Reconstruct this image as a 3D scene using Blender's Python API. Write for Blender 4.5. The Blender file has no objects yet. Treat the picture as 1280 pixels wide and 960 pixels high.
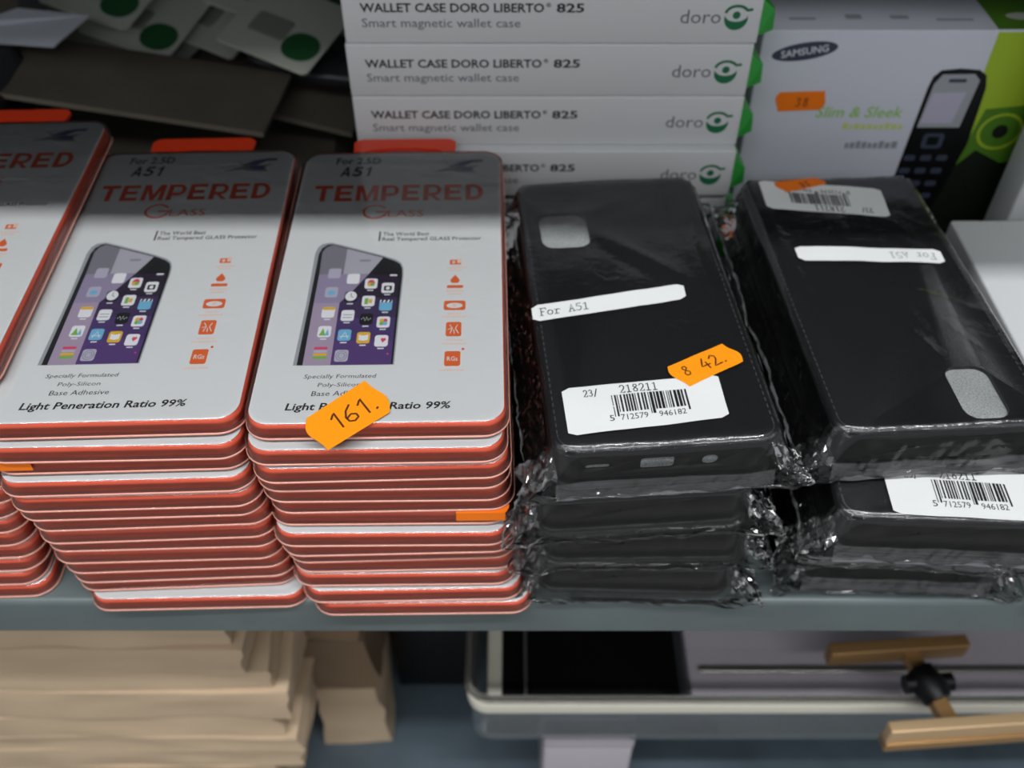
import bpy, bmesh, math, random
from mathutils import Vector, Matrix, Euler, noise
PI = math.pi
sc = bpy.context.scene
COL = sc.collection

# ------------------------------------------------------------------ camera, world, lamps, exposure
FPX, PITCH, CAMH = 1200.0, math.radians(45.7), 0.364      # the shelf board's top is z = 0
cam = bpy.data.cameras.new('camera')
cam.sensor_width = 36.0; cam.lens = 36.0 * FPX / 1280.0
cam.clip_start = 0.01; cam.clip_end = 50
cam.dof.use_dof = True; cam.dof.focus_distance = 0.325; cam.dof.aperture_fstop = 9.5
camo = bpy.data.objects.new('camera', cam); COL.objects.link(camo)
camo.location = (0, 0, CAMH); camo.rotation_euler = (PI/2 - PITCH, 0, 0)
sc.camera = camo

world = bpy.data.worlds.new('shop_ambient'); sc.world = world; world.use_nodes = True
bgn = world.node_tree.nodes['Background']
bgn.inputs[0].default_value = (0.93, 0.97, 1.0, 1); bgn.inputs[1].default_value = 0.32

def lamp(name, loc, size, power, colour=(.97, .99, 1), rot=(0, 0, 0)):
    l = bpy.data.lights.new(name, 'AREA'); l.shape = 'RECTANGLE'; l.size, l.size_y = size
    l.energy = power; l.color = colour
    o = bpy.data.objects.new(name, l); COL.objects.link(o); o.location = loc; o.rotation_euler = rot
    return o
# fluorescent fittings on the shop's ceiling, in front of the shelving
lamp('ceiling_tube', (0.0, -0.49, 2.10), (2.6, 0.08), 40)
lamp('ceiling_tube', (0.0, -1.45, 2.10), (2.6, 0.16), 22)
lamp('ceiling_tube', (0.0, -2.9, 2.10), (2.6, 0.16), 10)
lamp('ceiling_tube', (2.6, -1.4, 2.15), (0.16, 2.4), 6)
lamp('ceiling_tube', (-2.6, -1.4, 2.15), (0.16, 2.4), 6)

vs = sc.view_settings
vs.view_transform = 'Standard'; vs.look = 'None'; vs.exposure = 0.10; vs.gamma = 1.0; vs.use_curve_mapping = False
sc.cycles.max_bounces = 10; sc.cycles.transparent_max_bounces = 24; sc.cycles.caustics_reflective = False
sc.cycles.use_denoising = True

# ------------------------------------------------------------------ materials
def sc2l(c):
    return tuple(((v/12.92) if v <= 0.04045 else ((v+0.055)/1.055)**2.4) for v in c)
def hexc(h):
    return sc2l([int(h[i:i+2], 16)/255 for i in (0, 2, 4)])
MATS = {}
def mat(name, colour, rough=0.5, metal=0.0, spec=0.5, coat=0.0, var=0.0, vscale=60.0, bump=0.0, bscale=400.0, sss=0.0, coat_rough=.05):
    m = bpy.data.materials.new(name); m.use_nodes = True
    nt = m.node_tree; b = nt.nodes['Principled BSDF']
    c = hexc(colour) if isinstance(colour, str) else colour
    b.inputs['Base Color'].default_value = (*c, 1); b.inputs['Roughness'].default_value = rough
    b.inputs['Metallic'].default_value = metal; b.inputs['Specular IOR Level'].default_value = spec
    b.inputs['Coat Weight'].default_value = coat; b.inputs['Coat Roughness'].default_value = coat_rough
    tc = nt.nodes.new('ShaderNodeTexCoord')
    if var > 0:
        n = nt.nodes.new('ShaderNodeTexNoise'); n.inputs['Scale'].default_value = vscale; n.inputs['Detail'].default_value = 5
        nt.links.new(tc.outputs['Object'], n.inputs['Vector'])
        r = nt.nodes.new('ShaderNodeValToRGB')
        r.color_ramp.elements[0].position = .3; r.color_ramp.elements[1].position = .7
        r.color_ramp.elements[0].color = (*[v*(1-var) for v in c], 1); r.color_ramp.elements[1].color = (*[min(1, v*(1+var)) for v in c], 1)
        nt.links.new(n.outputs['Fac'], r.inputs['Fac']); nt.links.new(r.outputs['Color'], b.inputs['Base Color'])
    if bump > 0:
        n2 = nt.nodes.new('ShaderNodeTexNoise'); n2.inputs['Scale'].default_value = bscale; n2.inputs['Detail'].default_value = 4
        nt.links.new(tc.outputs['Object'], n2.inputs['Vector'])
        bp = nt.nodes.new('ShaderNodeBump'); bp.inputs['Strength'].default_value = bump; bp.inputs['Distance'].default_value = 0.001
        nt.links.new(n2.outputs['Fac'], bp.inputs['Height']); nt.links.new(bp.outputs['Normal'], b.inputs['Normal'])
    MATS[name] = m
    return m

def clear(name, ior=1.45, rough=0.06, gain=1.2, base=0.01, haze=0.0, haze_col=(.8, .8, .82), tint=(1, 1, 1), bump=0.0, bscale=300.0, bdist=.001, streaks=0.0):
    """clear plastic: see-through with a gloss that grows towards grazing angles and a little milky scatter"""
    m = bpy.data.materials.new(name); m.use_nodes = True
    nt = m.node_tree; nt.nodes.remove(nt.nodes['Principled BSDF']); out = nt.nodes['Material Output']
    tr = nt.nodes.new('ShaderNodeBsdfTransparent'); tr.inputs[0].default_value = (*tint, 1)
    gl = nt.nodes.new('ShaderNodeBsdfGlossy'); gl.inputs['Roughness'].default_value = rough
    fr = nt.nodes.new('ShaderNodeFresnel'); fr.inputs[0].default_value = ior
    ma = nt.nodes.new('ShaderNodeMath'); ma.operation = 'MULTIPLY_ADD'; ma.inputs[1].default_value = gain; ma.inputs[2].default_value = base
    ma.use_clamp = True
    nt.links.new(fr.outputs[0], ma.inputs[0])
    first = tr
    if haze > 0:
        df = nt.nodes.new('ShaderNodeBsdfDiffuse'); df.inputs[0].default_value = (*haze_col, 1)
        mh = nt.nodes.new('ShaderNodeMixShader'); mh.inputs[0].default_value = haze
        if streaks:
            tc0 = nt.nodes.new('ShaderNodeTexCoord'); n0 = nt.nodes.new('ShaderNodeTexNoise'); n0.inputs['Scale'].default_value = 160
            n0.inputs['Detail'].default_value = 4; n0.inputs['Distortion'].default_value = 2.0; nt.links.new(tc0.outputs['Object'], n0.inputs['Vector'])
            r0 = nt.nodes.new('ShaderNodeMapRange'); r0.inputs[1].default_value = .54; r0.inputs[2].default_value = .78; r0.inputs[3].default_value = haze; r0.inputs[4].default_value = haze+streaks
            nt.links.new(n0.outputs['Fac'], r0.inputs[0]); nt.links.new(r0.outputs[0], mh.inputs[0])
        nt.links.new(tr.outputs[0], mh.inputs[1]); nt.links.new(df.outputs[0], mh.inputs[2]); first = mh
    mx = nt.nodes.new('ShaderNodeMixShader')
    nt.links.new(ma.outputs[0], mx.inputs[0]); nt.links.new(first.outputs[0], mx.inputs[1]); nt.links.new(gl.outputs[0], mx.inputs[2])
    nt.links.new(mx.outputs[0], out.inputs['Surface'])
    if bump > 0:
        tc = nt.nodes.new('ShaderNodeTexCoord'); n2 = nt.nodes.new('ShaderNodeTexNoise')
        n2.inputs['Scale'].default_value = bscale; n2.inputs['Detail'].default_value = 3; n2.inputs['Distortion'].default_value = 1.2
        nt.links.new(tc.outputs['Object'], n2.inputs['Vector'])
        bp = nt.nodes.new('ShaderNodeBump'); bp.inputs['Strength'].default_value = bump; bp.inputs['Distance'].default_value = bdist
        nt.links.new(n2.outputs['Fac'], bp.inputs['Height'])
        nt.links.new(bp.outputs['Normal'], gl.inputs['Normal']); nt.links.new(bp.outputs['Normal'], fr.inputs['Normal'])
    MATS[name] = m
    return m

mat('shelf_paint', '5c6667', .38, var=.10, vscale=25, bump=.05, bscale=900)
mat('shelf_shaded', '46535c', .45, var=.2, vscale=18)  # shelf paint darkened: the lower board's shade is put into the colour
mat('back_panel', '4a5050', .6, var=.1, vscale=10)
mat('lino', '8a8a86', .5, var=.15, vscale=5)
mat('plaster', 'c8c8c2', .8, var=.04, vscale=8)
mat('orange_tray', 'ee5c3c', .4, spec=.4, var=.05, vscale=60, coat=.2)
mat('orange_tab', 'd63a18', .35)
mat('flange', 'eaa593', .25, coat=.5)
mat('card_white', 'dedfe0', .55, spec=.3)
mat('ink_red', 'e2502f', .5, spec=.3)
mat('ink_orange', 'e2652f', .5, spec=.3)
mat('ink_pale_orange', 'eecabb', .6, spec=.3)
mat('ink_black', '18181b', .6, spec=.3)
mat('ink_grey', '8d9096', .6, spec=.3)
mat('ink_slate', '6c6e74', .6, spec=.3)
mat('ink_silver', '9da0a6', .5, spec=.3)
mat('ink_blue', '5a628c', .6, spec=.3)
mat('screen_night', '2a2034', .5, spec=.3)
mat('screen_plum', '3d2e52', .5, spec=.3)
mat('screen_violet', '4a386a', .5, spec=.3)
mat('screen_purple', '553c74', .5, spec=.3)
mat('glare_lilac', '948aa6', .5, spec=.3)
mat('glare_mist', 'aeacb8', .5, spec=.3)
mat('glare_pink', 'a796ae', .5, spec=.3)
mat('glare_grey', '7d7b86', .5, spec=.3)
mat('icon_white', 'e9e9ee', .5, spec=.3)
mat('icon_blue', '74b4d8', .5, spec=.3)
mat('icon_yellow', 'e0b23a', .5, spec=.3)
mat('icon_green', '7cb24c', .5, spec=.3)
mat('icon_red', 'd8486a', .5, spec=.3)
mat('icon_faint', 'b4b0c4', .5, spec=.3)
mat('sticker_orange', 'ff9a10', .55, spec=.3)
mat('sticker_deep', 'f57a14', .55, spec=.3)
mat('pen_brown', '5a2410', .6)
mat('label_white', 'e6e7e6', .5, spec=.3)
mat('leather', '111315', .38, spec=.5, bump=.25, bscale=1800)
mat('tpu_black', '08090a', .4, spec=.3)
mat('stitch', '4a4c50', .5)
mat('foam', 'b2b5b6', .9, var=.35, vscale=1500, bump=.6, bscale=1500)
mat('carton_white', 'cfd0d2', .55, spec=.3)
mat('carton_cool', 'c9cbd6', .5, spec=.35)
mat('carton_lime', '9db82a', .5, spec=.35)
mat('carton_moss', '4c7a1c', .5, spec=.35)
mat('carton_dark', '10180c', .5, spec=.35)
mat('ink_green', '1f6a45', .55, spec=.3)
mat('ink_lime', '8fc060', .55, spec=.3)
mat('ink_olive', 'c2cc7a', .55, spec=.3)
mat('ink_navy', '3a4152', .5, spec=.3)
mat('flap_green', '2f9a3c', .5)
mat('dot_green', '22582f', .5)
mat('card_grey', 'b9bcb2', .55)
mat('card_dim', '82847a', .6)
mat('sheet_edge', '6e675c', .8)
mat('card_edge', 'd6d8c8', .6)
mat('dark_card', '4a443c', .75, var=.2, vscale=20)
mat('dark_bag', '26272a', .35, bump=.5, bscale=60)
mat('kraft', 'c2aa8e', .8, var=.08, vscale=14, bump=.2, bscale=120)
mat('kraft_shaded', '75604a', .8, var=.1, vscale=18, bump=.2, bscale=150)  # kraft with the shelf's shadow on the rear pile put into the colour
mat('silver', 'c8c6be', .25, metal=.9)
mat('rim_cream', 'd6d2c4', .25, coat=.5)
mat('brass', 'a07c50', .35, metal=.5)
mat('brass_pale', 'd0b088', .35, metal=.5)
mat('black_plastic', '0a0a0c', .4, spec=.2)
mat('lilac_card', 'b4adb6', .6)
mat('cream_card', 'd4cfc0', .5)
clear('clear_cover', rough=.06, gain=1.3, base=.01, haze=.006, bump=.12, bscale=120)
clear('film', ior=1.45, rough=.14, gain=1.5, base=.012, haze=.008, bump=.35, bscale=170, bdist=.0008)
clear('film_edge', ior=1.45, rough=.06, gain=1.0, base=.010, haze=.004)
clear('film_glint', ior=1.5, rough=.10, gain=2.6, base=.10, haze=.05)
clear('film_fold', ior=1.5, rough=.16, gain=1.8, base=.05, haze=.09, haze_col=(.75, .75, .80))
clear('film_seam', ior=1.5, rough=.10, gain=1.4, base=.08, haze=.16)
clear('tray_plastic', ior=1.5, rough=.08, gain=1.6, base=.05, haze=.07, haze_col=(.75, .74, .70))

# ------------------------------------------------------------------ mesh helpers (lengths in millimetres)
class MB:
    def __init__(s): s.v = []; s.f = []; s.m = []; s.mats = []
    def mi(s, name):
        if name not in s.mats: s.mats.append(name)
        return s.mats.index(name)
    def add(s, vs, fs, m):
        o = len(s.v); k = s.mi(m)
        s.v += [tuple(p) for p in vs]; s.f += [tuple(i+o for i in f) for f in fs]; s.m += [k]*len(fs)
        return o
    def poly(s, pts, m, z=0.0, zf=None):
        s.add([(x, y, (zf(x, y) if zf else 0)+z) for x, y in pts], [tuple(range(len(pts)))], m)
    def rect(s, x0, y0, x1, y1, m, z=0.0, r=0.0, zf=None):
        if r <= 0: return s.poly([(x0, y0), (x1, y0), (x1, y1), (x0, y1)], m, z, zf)
        s.poly([(p[0]+(x0+x1)/2, p[1]+(y0+y1)/2) for p in rr(x1-x0, y1-y0, r, 4)], m, z, zf)
    def ell(s, cx, cy, rx, ry, m, z=0.0, n=24, rot=0.0):
        c, q = math.cos(rot), math.sin(rot)
        s.poly([(cx+rx*math.cos(t)*c-ry*math.sin(t)*q, cy+rx*math.cos(t)*q+ry*math.sin(t)*c) for t in [2*PI*i/n for i in range(n)]], m, z)
    def box(s, x0, y0, z0, x1, y1, z1, m, M=None):
        vs = [Vector((x, y, z)) for z in (z0, z1) for x, y in ((x0, y0), (x1, y0), (x1, y1), (x0, y1))]
        if M is not None: vs = [M @ v for v in vs]
        s.add(vs, [(3, 2, 1, 0), (4, 5, 6, 7), (0, 1, 5, 4), (1, 2, 6, 5), (2, 3, 7, 6), (3, 0, 4, 7)], m)
    def loft(s, rings, m, cap=True, M=None):
        n = len(rings[0]); vs = [Vector(p) for r in rings for p in r]
        if M is not None: vs = [M @ v for v in vs]
        fs = []
        for k in range(len(rings)-1):
            for i in range(n):
                j = (i+1) % n; fs.append((k*n+i, k*n+j, (k+1)*n+j, (k+1)*n+i))
        if cap: fs += [tuple(range(n-1, -1, -1)), tuple((len(rings)-1)*n+i for i in range(n))]
        s.add(vs, fs, m)
    def slab(s, w, l, r, z0, z1, bev, m, n=6, cx=0, cy=0, M=None, cap=True):
        """rounded-rectangle plate with rounded rims"""
        rs = []
        st = 3 if bev > 0 else 0
        prof = [(bev*(1-math.sin(a)), z0+bev*(1-math.cos(a))) for a in [PI/2*i/st for i in range(st+1)]] if st else [(0, z0)]
        top = [(i, z0+z1-z) for i, z in reversed(prof)]
        for ins, z in prof+top:
            rs.append([(x+cx, y+cy, z) for x, y in rr(w-2*ins, l-2*ins, max(.05, r-ins), n)])
        s.loft(rs, m, cap, M)
    def tube(s, pts, rad, m, n=10, caps=True):
        P = [Vector(p) for p in pts]; rings = []
        for i, p in enumerate(P):
            d = (P[min(i+1, len(P)-1)]-P[max(i-1, 0)]).normalized()
            a = d.orthogonal().normalized() if i == 0 else (a-d*a.dot(d)).normalized()
            b = d.cross(a); r = rad[i] if isinstance(rad, (list, tuple)) else rad
            rings.append([p+a*r*math.cos(t)+b*r*math.sin(t) for t in [2*PI*k/n for k in range(n)]])
        s.loft(rings, m, caps)
    def stroke(s, pts, w, m, z=0.0, zf=None):
        """a pen stroke: a flat ribbon through pts"""
        P = [Vector((x, y)) for x, y in pts]; L = []; R = []
        for i, p in enumerate(P):
            d = (P[min(i+1, len(P)-1)]-P[max(i-1, 0)])
            d = d.normalized() if d.length > 1e-9 else Vector((1, 0)); nrm = Vector((-d.y, d.x))*w/2
            e = d*w/2*(-.6 if i == 0 else (.6 if i == len(P)-1 else 0))
            L.append(p+nrm+e); R.append(p-nrm+e)
        vs = [(q.x, q.y, (zf(q.x, q.y) if zf else 0)+z) for q in L+R]; n = len(P)
        s.add(vs, [(i+n, i+n+1, i+1, i) for i in range(n-1)], m)
    def text(s, body, m, box=None, z=0.0, bold=0.0, shear=0.0, T=None, zf=None, spacing=1.0):
        """lettering fitted to box=(x0,y0,x1,y1); T maps a 2-D point on to another"""
        vs, fs = glyphs(body, bold, shear, spacing)
        x0 = min(v[0] for v in vs); x1 = max(v[0] for v in vs); y0 = min(v[1] for v in vs); y1 = max(v[1] for v in vs)
        a = (box[2]-box[0])/(x1-x0); b = (box[3]-box[1])/(y1-y0); out = []
        for x, y in vs:
            px, py = box[0]+(x-x0)*a, box[1]+(y-y0)*b
            if T: px, py = T(px, py)
            out.append((px, py, (zf(px, py) if zf else 0)+z))
        s.add(out, fs, m)
    def build(s, name, parent=None, smooth=False, angle=None, loc=None, rot=None, M=None):
        me = bpy.data.meshes.new(name)
        vs = [Vector(v)*.001 for v in s.v]
        if M is not None: vs = [M @ v for v in vs]
        me.from_pydata(vs, [], s.f)
        for nme in s.mats: me.materials.append(MATS[nme])
        me.polygons.foreach_set('material_index', s.m)
        if smooth or angle: me.polygons.foreach_set('use_smooth', [True]*len(s.f))
        me.update()
        if angle:
            bm = bmesh.new(); bm.from_mesh(me)
            for e in bm.edges:
                if len(e.link_faces) == 2 and e.calc_face_angle(0) > angle: e.smooth = False
            bm.to_mesh(me); bm.free()
        o = bpy.data.objects.new(name, me); COL.objects.link(o)
        if parent is not None: o.parent = parent
        if loc is not None: o.location = loc
        if rot is not None: o.rotation_euler = rot
        return o

def rr(w, l, r, n=6):
    r = min(r, w/2-.001, l/2-.001); pts = []
    for cx, cy, a0 in ((w/2-r, l/2-r, 0), (-w/2+r, l/2-r, PI/2), (-w/2+r, -l/2+r, PI), (w/2-r, -l/2+r, 1.5*PI)):
        for i in range(n+1):
            a = a0+PI/2*i/n; pts.append((cx+r*math.cos(a), cy+r*math.sin(a)))
    return pts

_G = {}
def glyphs(body, bold, shear, spacing):
    key = (body, bold, shear, spacing)
    if key not in _G:
        cu = bpy.data.curves.new('lettering', 'FONT'); cu.body = body; cu.size = 1.0; cu.offset = bold; cu.shear = shear
        cu.resolution_u = 2; cu.space_character = spacing; cu.fill_mode = 'FRONT'
        o = bpy.data.objects.new('lettering', cu); COL.objects.link(o)
        dg = bpy.context.evaluated_depsgraph_get()
        me = o.evaluated_get(dg).to_mesh()
        _G[key] = ([(v.co.x, v.co.y) for v in me.vertices], [tuple(p.vertices) for p in me.polygons])
        o.evaluated_get(dg).to_mesh_clear()
        bpy.data.objects.remove(o); bpy.data.curves.remove(cu)
    return _G[key]

def tag(o, label=None, cat=None, group=None, kind=None):
    if label: o['label'] = label
    if cat: o['category'] = cat
    if group: o['group'] = group
    if kind: o['kind'] = kind
    return o
def empty(name, loc, rot=(0, 0, 0)):
    o = bpy.data.objects.new(name, None); COL.objects.link(o); o.empty_display_size = .02
    o.location = loc; o.rotation_euler = rot
    return o
def link_copy(o, parent):
    c = o.copy(); COL.objects.link(c); c.parent = parent
    return c
def carve(o, cutters):
    """cut the cutters' volumes out of o"""
    for c in cutters:
        md = o.modifiers.new('cut', 'BOOLEAN'); md.object = c; md.operation = 'DIFFERENCE'; md.solver = 'EXACT'
    dg = bpy.context.evaluated_depsgraph_get(); dg.update()
    me = bpy.data.meshes.new_from_object(o.evaluated_get(dg))
    o.modifiers.clear(); o.data = me
    for c in cutters: bpy.data.objects.remove(c)
def at(px, py, Y):
    """the point at distance Y from the viewer's plane seen at a pixel of the photograph"""
    u = (px-640)/FPX; v = (py-480)/FPX
    r = Vector((u, math.cos(PITCH)-v*math.sin(PITCH), -math.sin(PITCH)-v*math.cos(PITCH)))
    return Vector((0, 0, CAMH))+r*(Y/r.y)
def sstep(t):
    t = max(0.0, min(1.0, t)); return t*t*(3-2*t)
ORD = ['topmost', 'second from the top', 'third from the top', 'fourth from the top', 'fifth from the top', 'sixth from the top', 'seventh from the top',
       'eighth from the top', 'ninth from the top', 'tenth from the top', 'eleventh from the top', 'twelfth from the top', 'thirteenth from the top', 'lowest']

# ------------------------------------------------------------------ the setting
b = MB(); b.box(-3000, -3500, -1020, 3000, 1200, -1000, 'lino'); tag(b.build('floor'), kind='structure')
b = MB(); b.box(-3000, 900, -1000, 3000, 960, 2300, 'plaster'); tag(b.build('wall_back'), kind='structure')

def shelf_board(z, label):
    b = MB()                     # folded steel: flat top, rounded front edge and a lip
    r = 3.0; prof = [(636, 0)] + [(223+r-r*math.sin(a), -r+r*math.cos(a)) for a in [PI/2*i/5 for i in range(6)]] + [(223, -24), (224, -25.2), (238, -25.2), (238, -22), (226, -22), (226, -4), (636, -4)]
    n = len(prof); xs = (-897, 897)
    vs = [(x, y, zz) for x in xs for y, zz in prof]
    fs = [(i, (i+1) % n, n+(i+1) % n, n+i) for i in range(n)] + [tuple(range(n-1, -1, -1)), tuple(range(n, 2*n))]
    b.add(vs, fs, 'shelf_paint' if z > -.1 else 'shelf_shaded')
    return tag(b.build('shelf_board', angle=.6, loc=(0, 0, z)), label, 'shelf', 'grey-green steel shelf boards')
shelf_board(0.0, 'grey-green steel shelf board carrying the screen protector packs and black cases')
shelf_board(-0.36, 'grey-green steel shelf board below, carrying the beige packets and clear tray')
shelf_board(0.424, 'grey-green steel shelf board overhead that shades the back of the packs')
unit = empty('shelving_frame', (0, .62, -1.0)); tag(unit, 'grey steel back panel and uprights of the shelving', 'shelving')
b = MB(); b.box(-900, 640, -1000, 900, 646, 900, 'back_panel'); b.build('back_panel', unit, loc=-Vector(unit.location))
for x in (-915, 900):
    b = MB(); b.box(x, 600, -1000, x+15, 650, 900, 'shelf_paint'); b.box(x, 230, -1000, x+15, 650, -960, 'shelf_paint')
    b.build('upright', unit, loc=-Vector(unit.location))

# ------------------------------------------------------------------ tempered glass packs
PW, PL, PR, PT = 93.6, 174.8, 9.0, 8.2           # pack size
FZ = 6.75                                         # the printed face's height
def tray_mesh():
    b = MB()
    for_rings = [(.9, 1.1), (.5, 2.2), (.75, 5.4), (1.3, 6.3)]
    b.loft([[(x, y, z) for x, y in rr(PW-2*i, PL-2*i, PR-i*.5, 7)] for i, z in for_rings], 'orange_tray')
    return b
def flange_mesh():
    b = MB(); b.slab(PW+1.6, PL+1.6, PR+.8, 0, .95, .35, 'flange', 7)
    return b
def cover_mesh():
    b = MB()
    b.loft([[(x, y, z) for x, y in rr(PW-2*i, PL-2*i, PR-i*.5, 7)] for i, z in [(-.5, 1.15), (-.3, 5.6), (-.05, 6.6), (.5, 7.3), (1.3, 7.55)]], 'clear_cover', cap=False)
    n = 32; r = rr(PW-2.6, PL-2.6, PR-.65, 7)
    b.add([(x, y, 7.55) for x, y in r], [tuple(range(len(r)))], 'clear_cover')
    return b
def tab_mesh():
    b = MB(); y0, y1, hw = PL/2-1, PL/2+12.5, 24.0          # arched hanger tab with a slot
    out = [(hw, y0), (hw+.6, y1-3), (hw-1.5, y1-.6), (hw-4, y1), (-hw+4, y1), (-hw+1.5, y1-.6), (-hw-.6, y1-3), (-hw, y0)]
    inn = [(hw-4, y0), (hw-4.5, y0+2.0), (hw-8, y0+4.0), (6, y0+5.4), (-6, y0+5.4), (-hw+8, y0+4.0), (-hw+4.5, y0+2.0), (-hw+4, y0)]
    n = len(out); vs = [(x, y, z) for z in (4.6, 6.2) for x, y in out+inn]; fs = []
    for i in range(n-1):
        fs += [(2*n+i, 2*n+i+1, 3*n+i+1, 3*n+i), (i+1, i, n+i, n+i+1), (i, i+1, 2*n+i+1, 2*n+i), (n+i+1, n+i, 3*n+i, 3*n+i+1)]
    fs += [(0, 2*n, 3*n, n), (n-1, 2*n-1, 4*n-1, 3*n-1)]
    b.add(vs, fs, 'orange_tab')
    return b
def face_blank():
    b = MB(); b.slab(PW-2.6, PL-2.6, PR-1.3, 6.35, FZ, .12, 'card_white', 7)
    return b
def block(b, word, bx, m, z, gap=.16, slant=0.0):
    """heavy grotesque capitals built stroke by stroke"""
    arc = lambda cx, cy, rx, ry, a0, a1, n=8: [(cx+rx*math.cos(math.radians(a0+(a1-a0)*i/n)), cy+ry*math.sin(math.radians(a0+(a1-a0)*i/n))) for i in range(n+1)]
    R = lambda x0, y0, x1, y1: [(x0, y0), (x1, y0), (x1, y1), (x0, y1)]
    stem = R(0, 0, .28, 1)
    bowl = [(.28, 1), (.28, .82)] + arc(.58, .645, .17, .175, 90, -90) + [(.28, .47), (.28, .29)] + arc(.58, .645, .40, .355, -90, 90)
    bowlD = [(.28, 1), (.28, .80)] + arc(.45, .5, .26, .30, 90, -90) + [(.28, .20), (.28, 0)] + arc(.45, .5, .53, .5, -90, 90)
    L = {'T': [R(0, .79, 1, 1), R(.36, 0, .64, .79)], 'E': [stem, R(.28, .8, .93, 1), R(.28, .41, .86, .6), R(.28, 0, .95, .2)],
         'M': [R(0, 0, .25, 1), R(.95, 0, 1.2, 1), [(.25, 1), (.25, .62), (.5, 0), (.7, 0), (.95, .62), (.95, 1), (.86, 1), (.6, .34), (.34, 1)]],
         'P': [stem, bowl], 'R': [stem, bowl, [(.42, .3), (.62, .3), (1.0, 0), (.70, 0)]], 'D': [stem, bowlD],
         'A': [[(0, 0), (.38, 1), (.62, 1), (1, 0), (.74, 0), (.5, .72), (.26, 0)], R(.3, .2, .7, .38)],
         '5': [R(.14, .8, .92, 1), R(.10, .5, .36, .8), arc(.45, .33, .52, .335, 125, -155, 14)+arc(.45, .33, .24, .15, -155, 125, 10)],
         '1': [R(.36, 0, .62, 1), [(.08, .62), (.36, .74), (.36, .92), (.08, .8)]]}
    W = {'M': 1.2, '1': .7}; tot = sum(W.get(c, 1) for c in word)+gap*(len(word)-1); k = (bx[2]-bx[0])/tot; x = bx[0]; h = bx[3]-bx[1]
    for c in word:
        for p in L[c]: b.poly([(x+u*k+slant*v*h, bx[1]+v*h) for u, v in p], m, z)
        x += (W.get(c, 1)+gap)*k
def face_printed():
    b = face_blank(); z = FZ+.04
    k = math.radians(0)
    b.text('For 2.5D', 'ink_black', (-31.2, 77.3, -10.4, 82.8), z, .02)
    block(b, 'A51', (-28.6, 67.2, -14.6, 75.0), 'ink_black', z, .2, .12)
    block(b, 'TEMPERED', (-38.6, 47.6, 38.0, 59.9), 'ink_red', z)
    # large ringed G, then LASS
    R = []
    for i in range(25):
        t = math.radians(35+300*i/24); R.append((-10.0+5.0*math.cos(t), 39.3+4.8*math.sin(t)))
    b.stroke(R, 1.1, 'ink_red', z); b.stroke([(-9.4, 39.2), (-4.6, 39.2), (-5.6, 36.2)], 1.0, 'ink_red', z)
    b.text('LASS', 'ink_red', (-4.2, 35.5, 11.6, 40.2), z, .0)
    # spread wing emblem
    b.poly([(13.5, 69.6), (22, 71.0), (27, 69.6), (34.5, 69.4), (32.4, 72.8), (36.0, 75.4), (30.6, 74.8), (24, 74.6), (18.5, 78.6), (22.5, 74.2), (19, 72.4)], 'ink_grey', z)
    b.poly([(21.5, 75.0), (27.5, 78.6), (33.5, 80.2), (38.0, 80.2), (37.2, 78.2), (32.8, 78.0), (28.6, 74.6)], 'ink_blue', z+.02)
    b.poly([(24.5, 73.6), (29.5, 74.2), (33.2, 73.2), (32.2, 70.6), (27, 71.4)], 'ink_blue', z+.02)
    b.rect(-6.9, 18.0, -6.2, 24.8, 'ink_black', z)
    b.text('The World Best', 'ink_black', (-5.3, 21.6, 14.6, 24.2), z, .01)
    b.text('Real Tempered GLASS Protector', 'ink_black', (-5.3, 17.4, 37.0, 20.6), z, .01)
    # phone picture
    b.poly([(-32.8, -57.2), (-32.3, -22.5), (-32.8, 10), (-32.0, 14.2), (-30.4, 16.4), (-27.0, 17.3), (-22, 15.6), (-4.1, 8.1), (1.6, 5.2), (3.8, 3.0), (4.9, -.4), (5.2, -5), (4.9, -36.6), (4.8, -57.4)], 'ink_silver', z)
    b.poly([(-31.4, -57.2), (-31.2, -20), (-31.2, 9.6), (-30.2, 13.6), (-28.2, 15.8), (-26.2, 16.2), (-4.1, 7.2), (1.2, 4.3), (3.4, 2.2), (4.4, -.8), (4.7, -5), (4.4, -36.6), (4.3, -57.2)], 'ink_black', z+.02)
    sc_l, sc_r = -28.9, 3.6
    bands = [(-57.2, -44, 'screen_purple'), (-44, -31, 'screen_violet'), (-31, -19, 'screen_plum'), (-19, -4.5, 'screen_night')]
    for y0, y1, mm in bands:
        b.rect(sc_l, y0, sc_r, y1, mm, z+.04)
    g = z+.06
    b.poly([(-29.2, -57.2), (-29.4, -22), (-19.2, -22), (-18.9, -57.2)], 'glare_pink', g)
    b.poly([(-29.4, -22), (-29.4, -4), (-9.0, -4), (-14.7, -14.8), (-19.2, -22)], 'glare_lilac', g)
    b.poly([(-29.4, -4), (-29.8, 10.5), (-28.6, 13.8), (-26, 15.6), (-19.5, 12.9), (-19.5, -4)], 'glare_grey', g)
    b.poly([(-19.5, -4), (-19.5, 12.9), (-4.0, 6.6), (-9.0, -4)], 'glare_mist', g)
    h = g+.02
    b.rect(-13.6, 4.0, -8.9, 5.4, 'ink_grey', h, .6)
    b.rect(-.3, -5.6, 2.6, -4.6, 'icon_white', h)
    def ic(cx, cy, mm, hw=2.55, hh=3.2, r=1.1): b.rect(cx-hw, cy-hh, cx+hw, cy+hh, mm, h, r)
    ic(-7.6, -10.3, 'icon_white'); b.ell(-7.6, -9.8, 1.5, 1.9, 'icon_red', h+.02); b.ell(-8.1, -10.8, 1.0, 1.2, 'icon_yellow', h+.03); b.ell(-7.0, -10.8, .9, 1.1, 'icon_green', h+.04)
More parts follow.
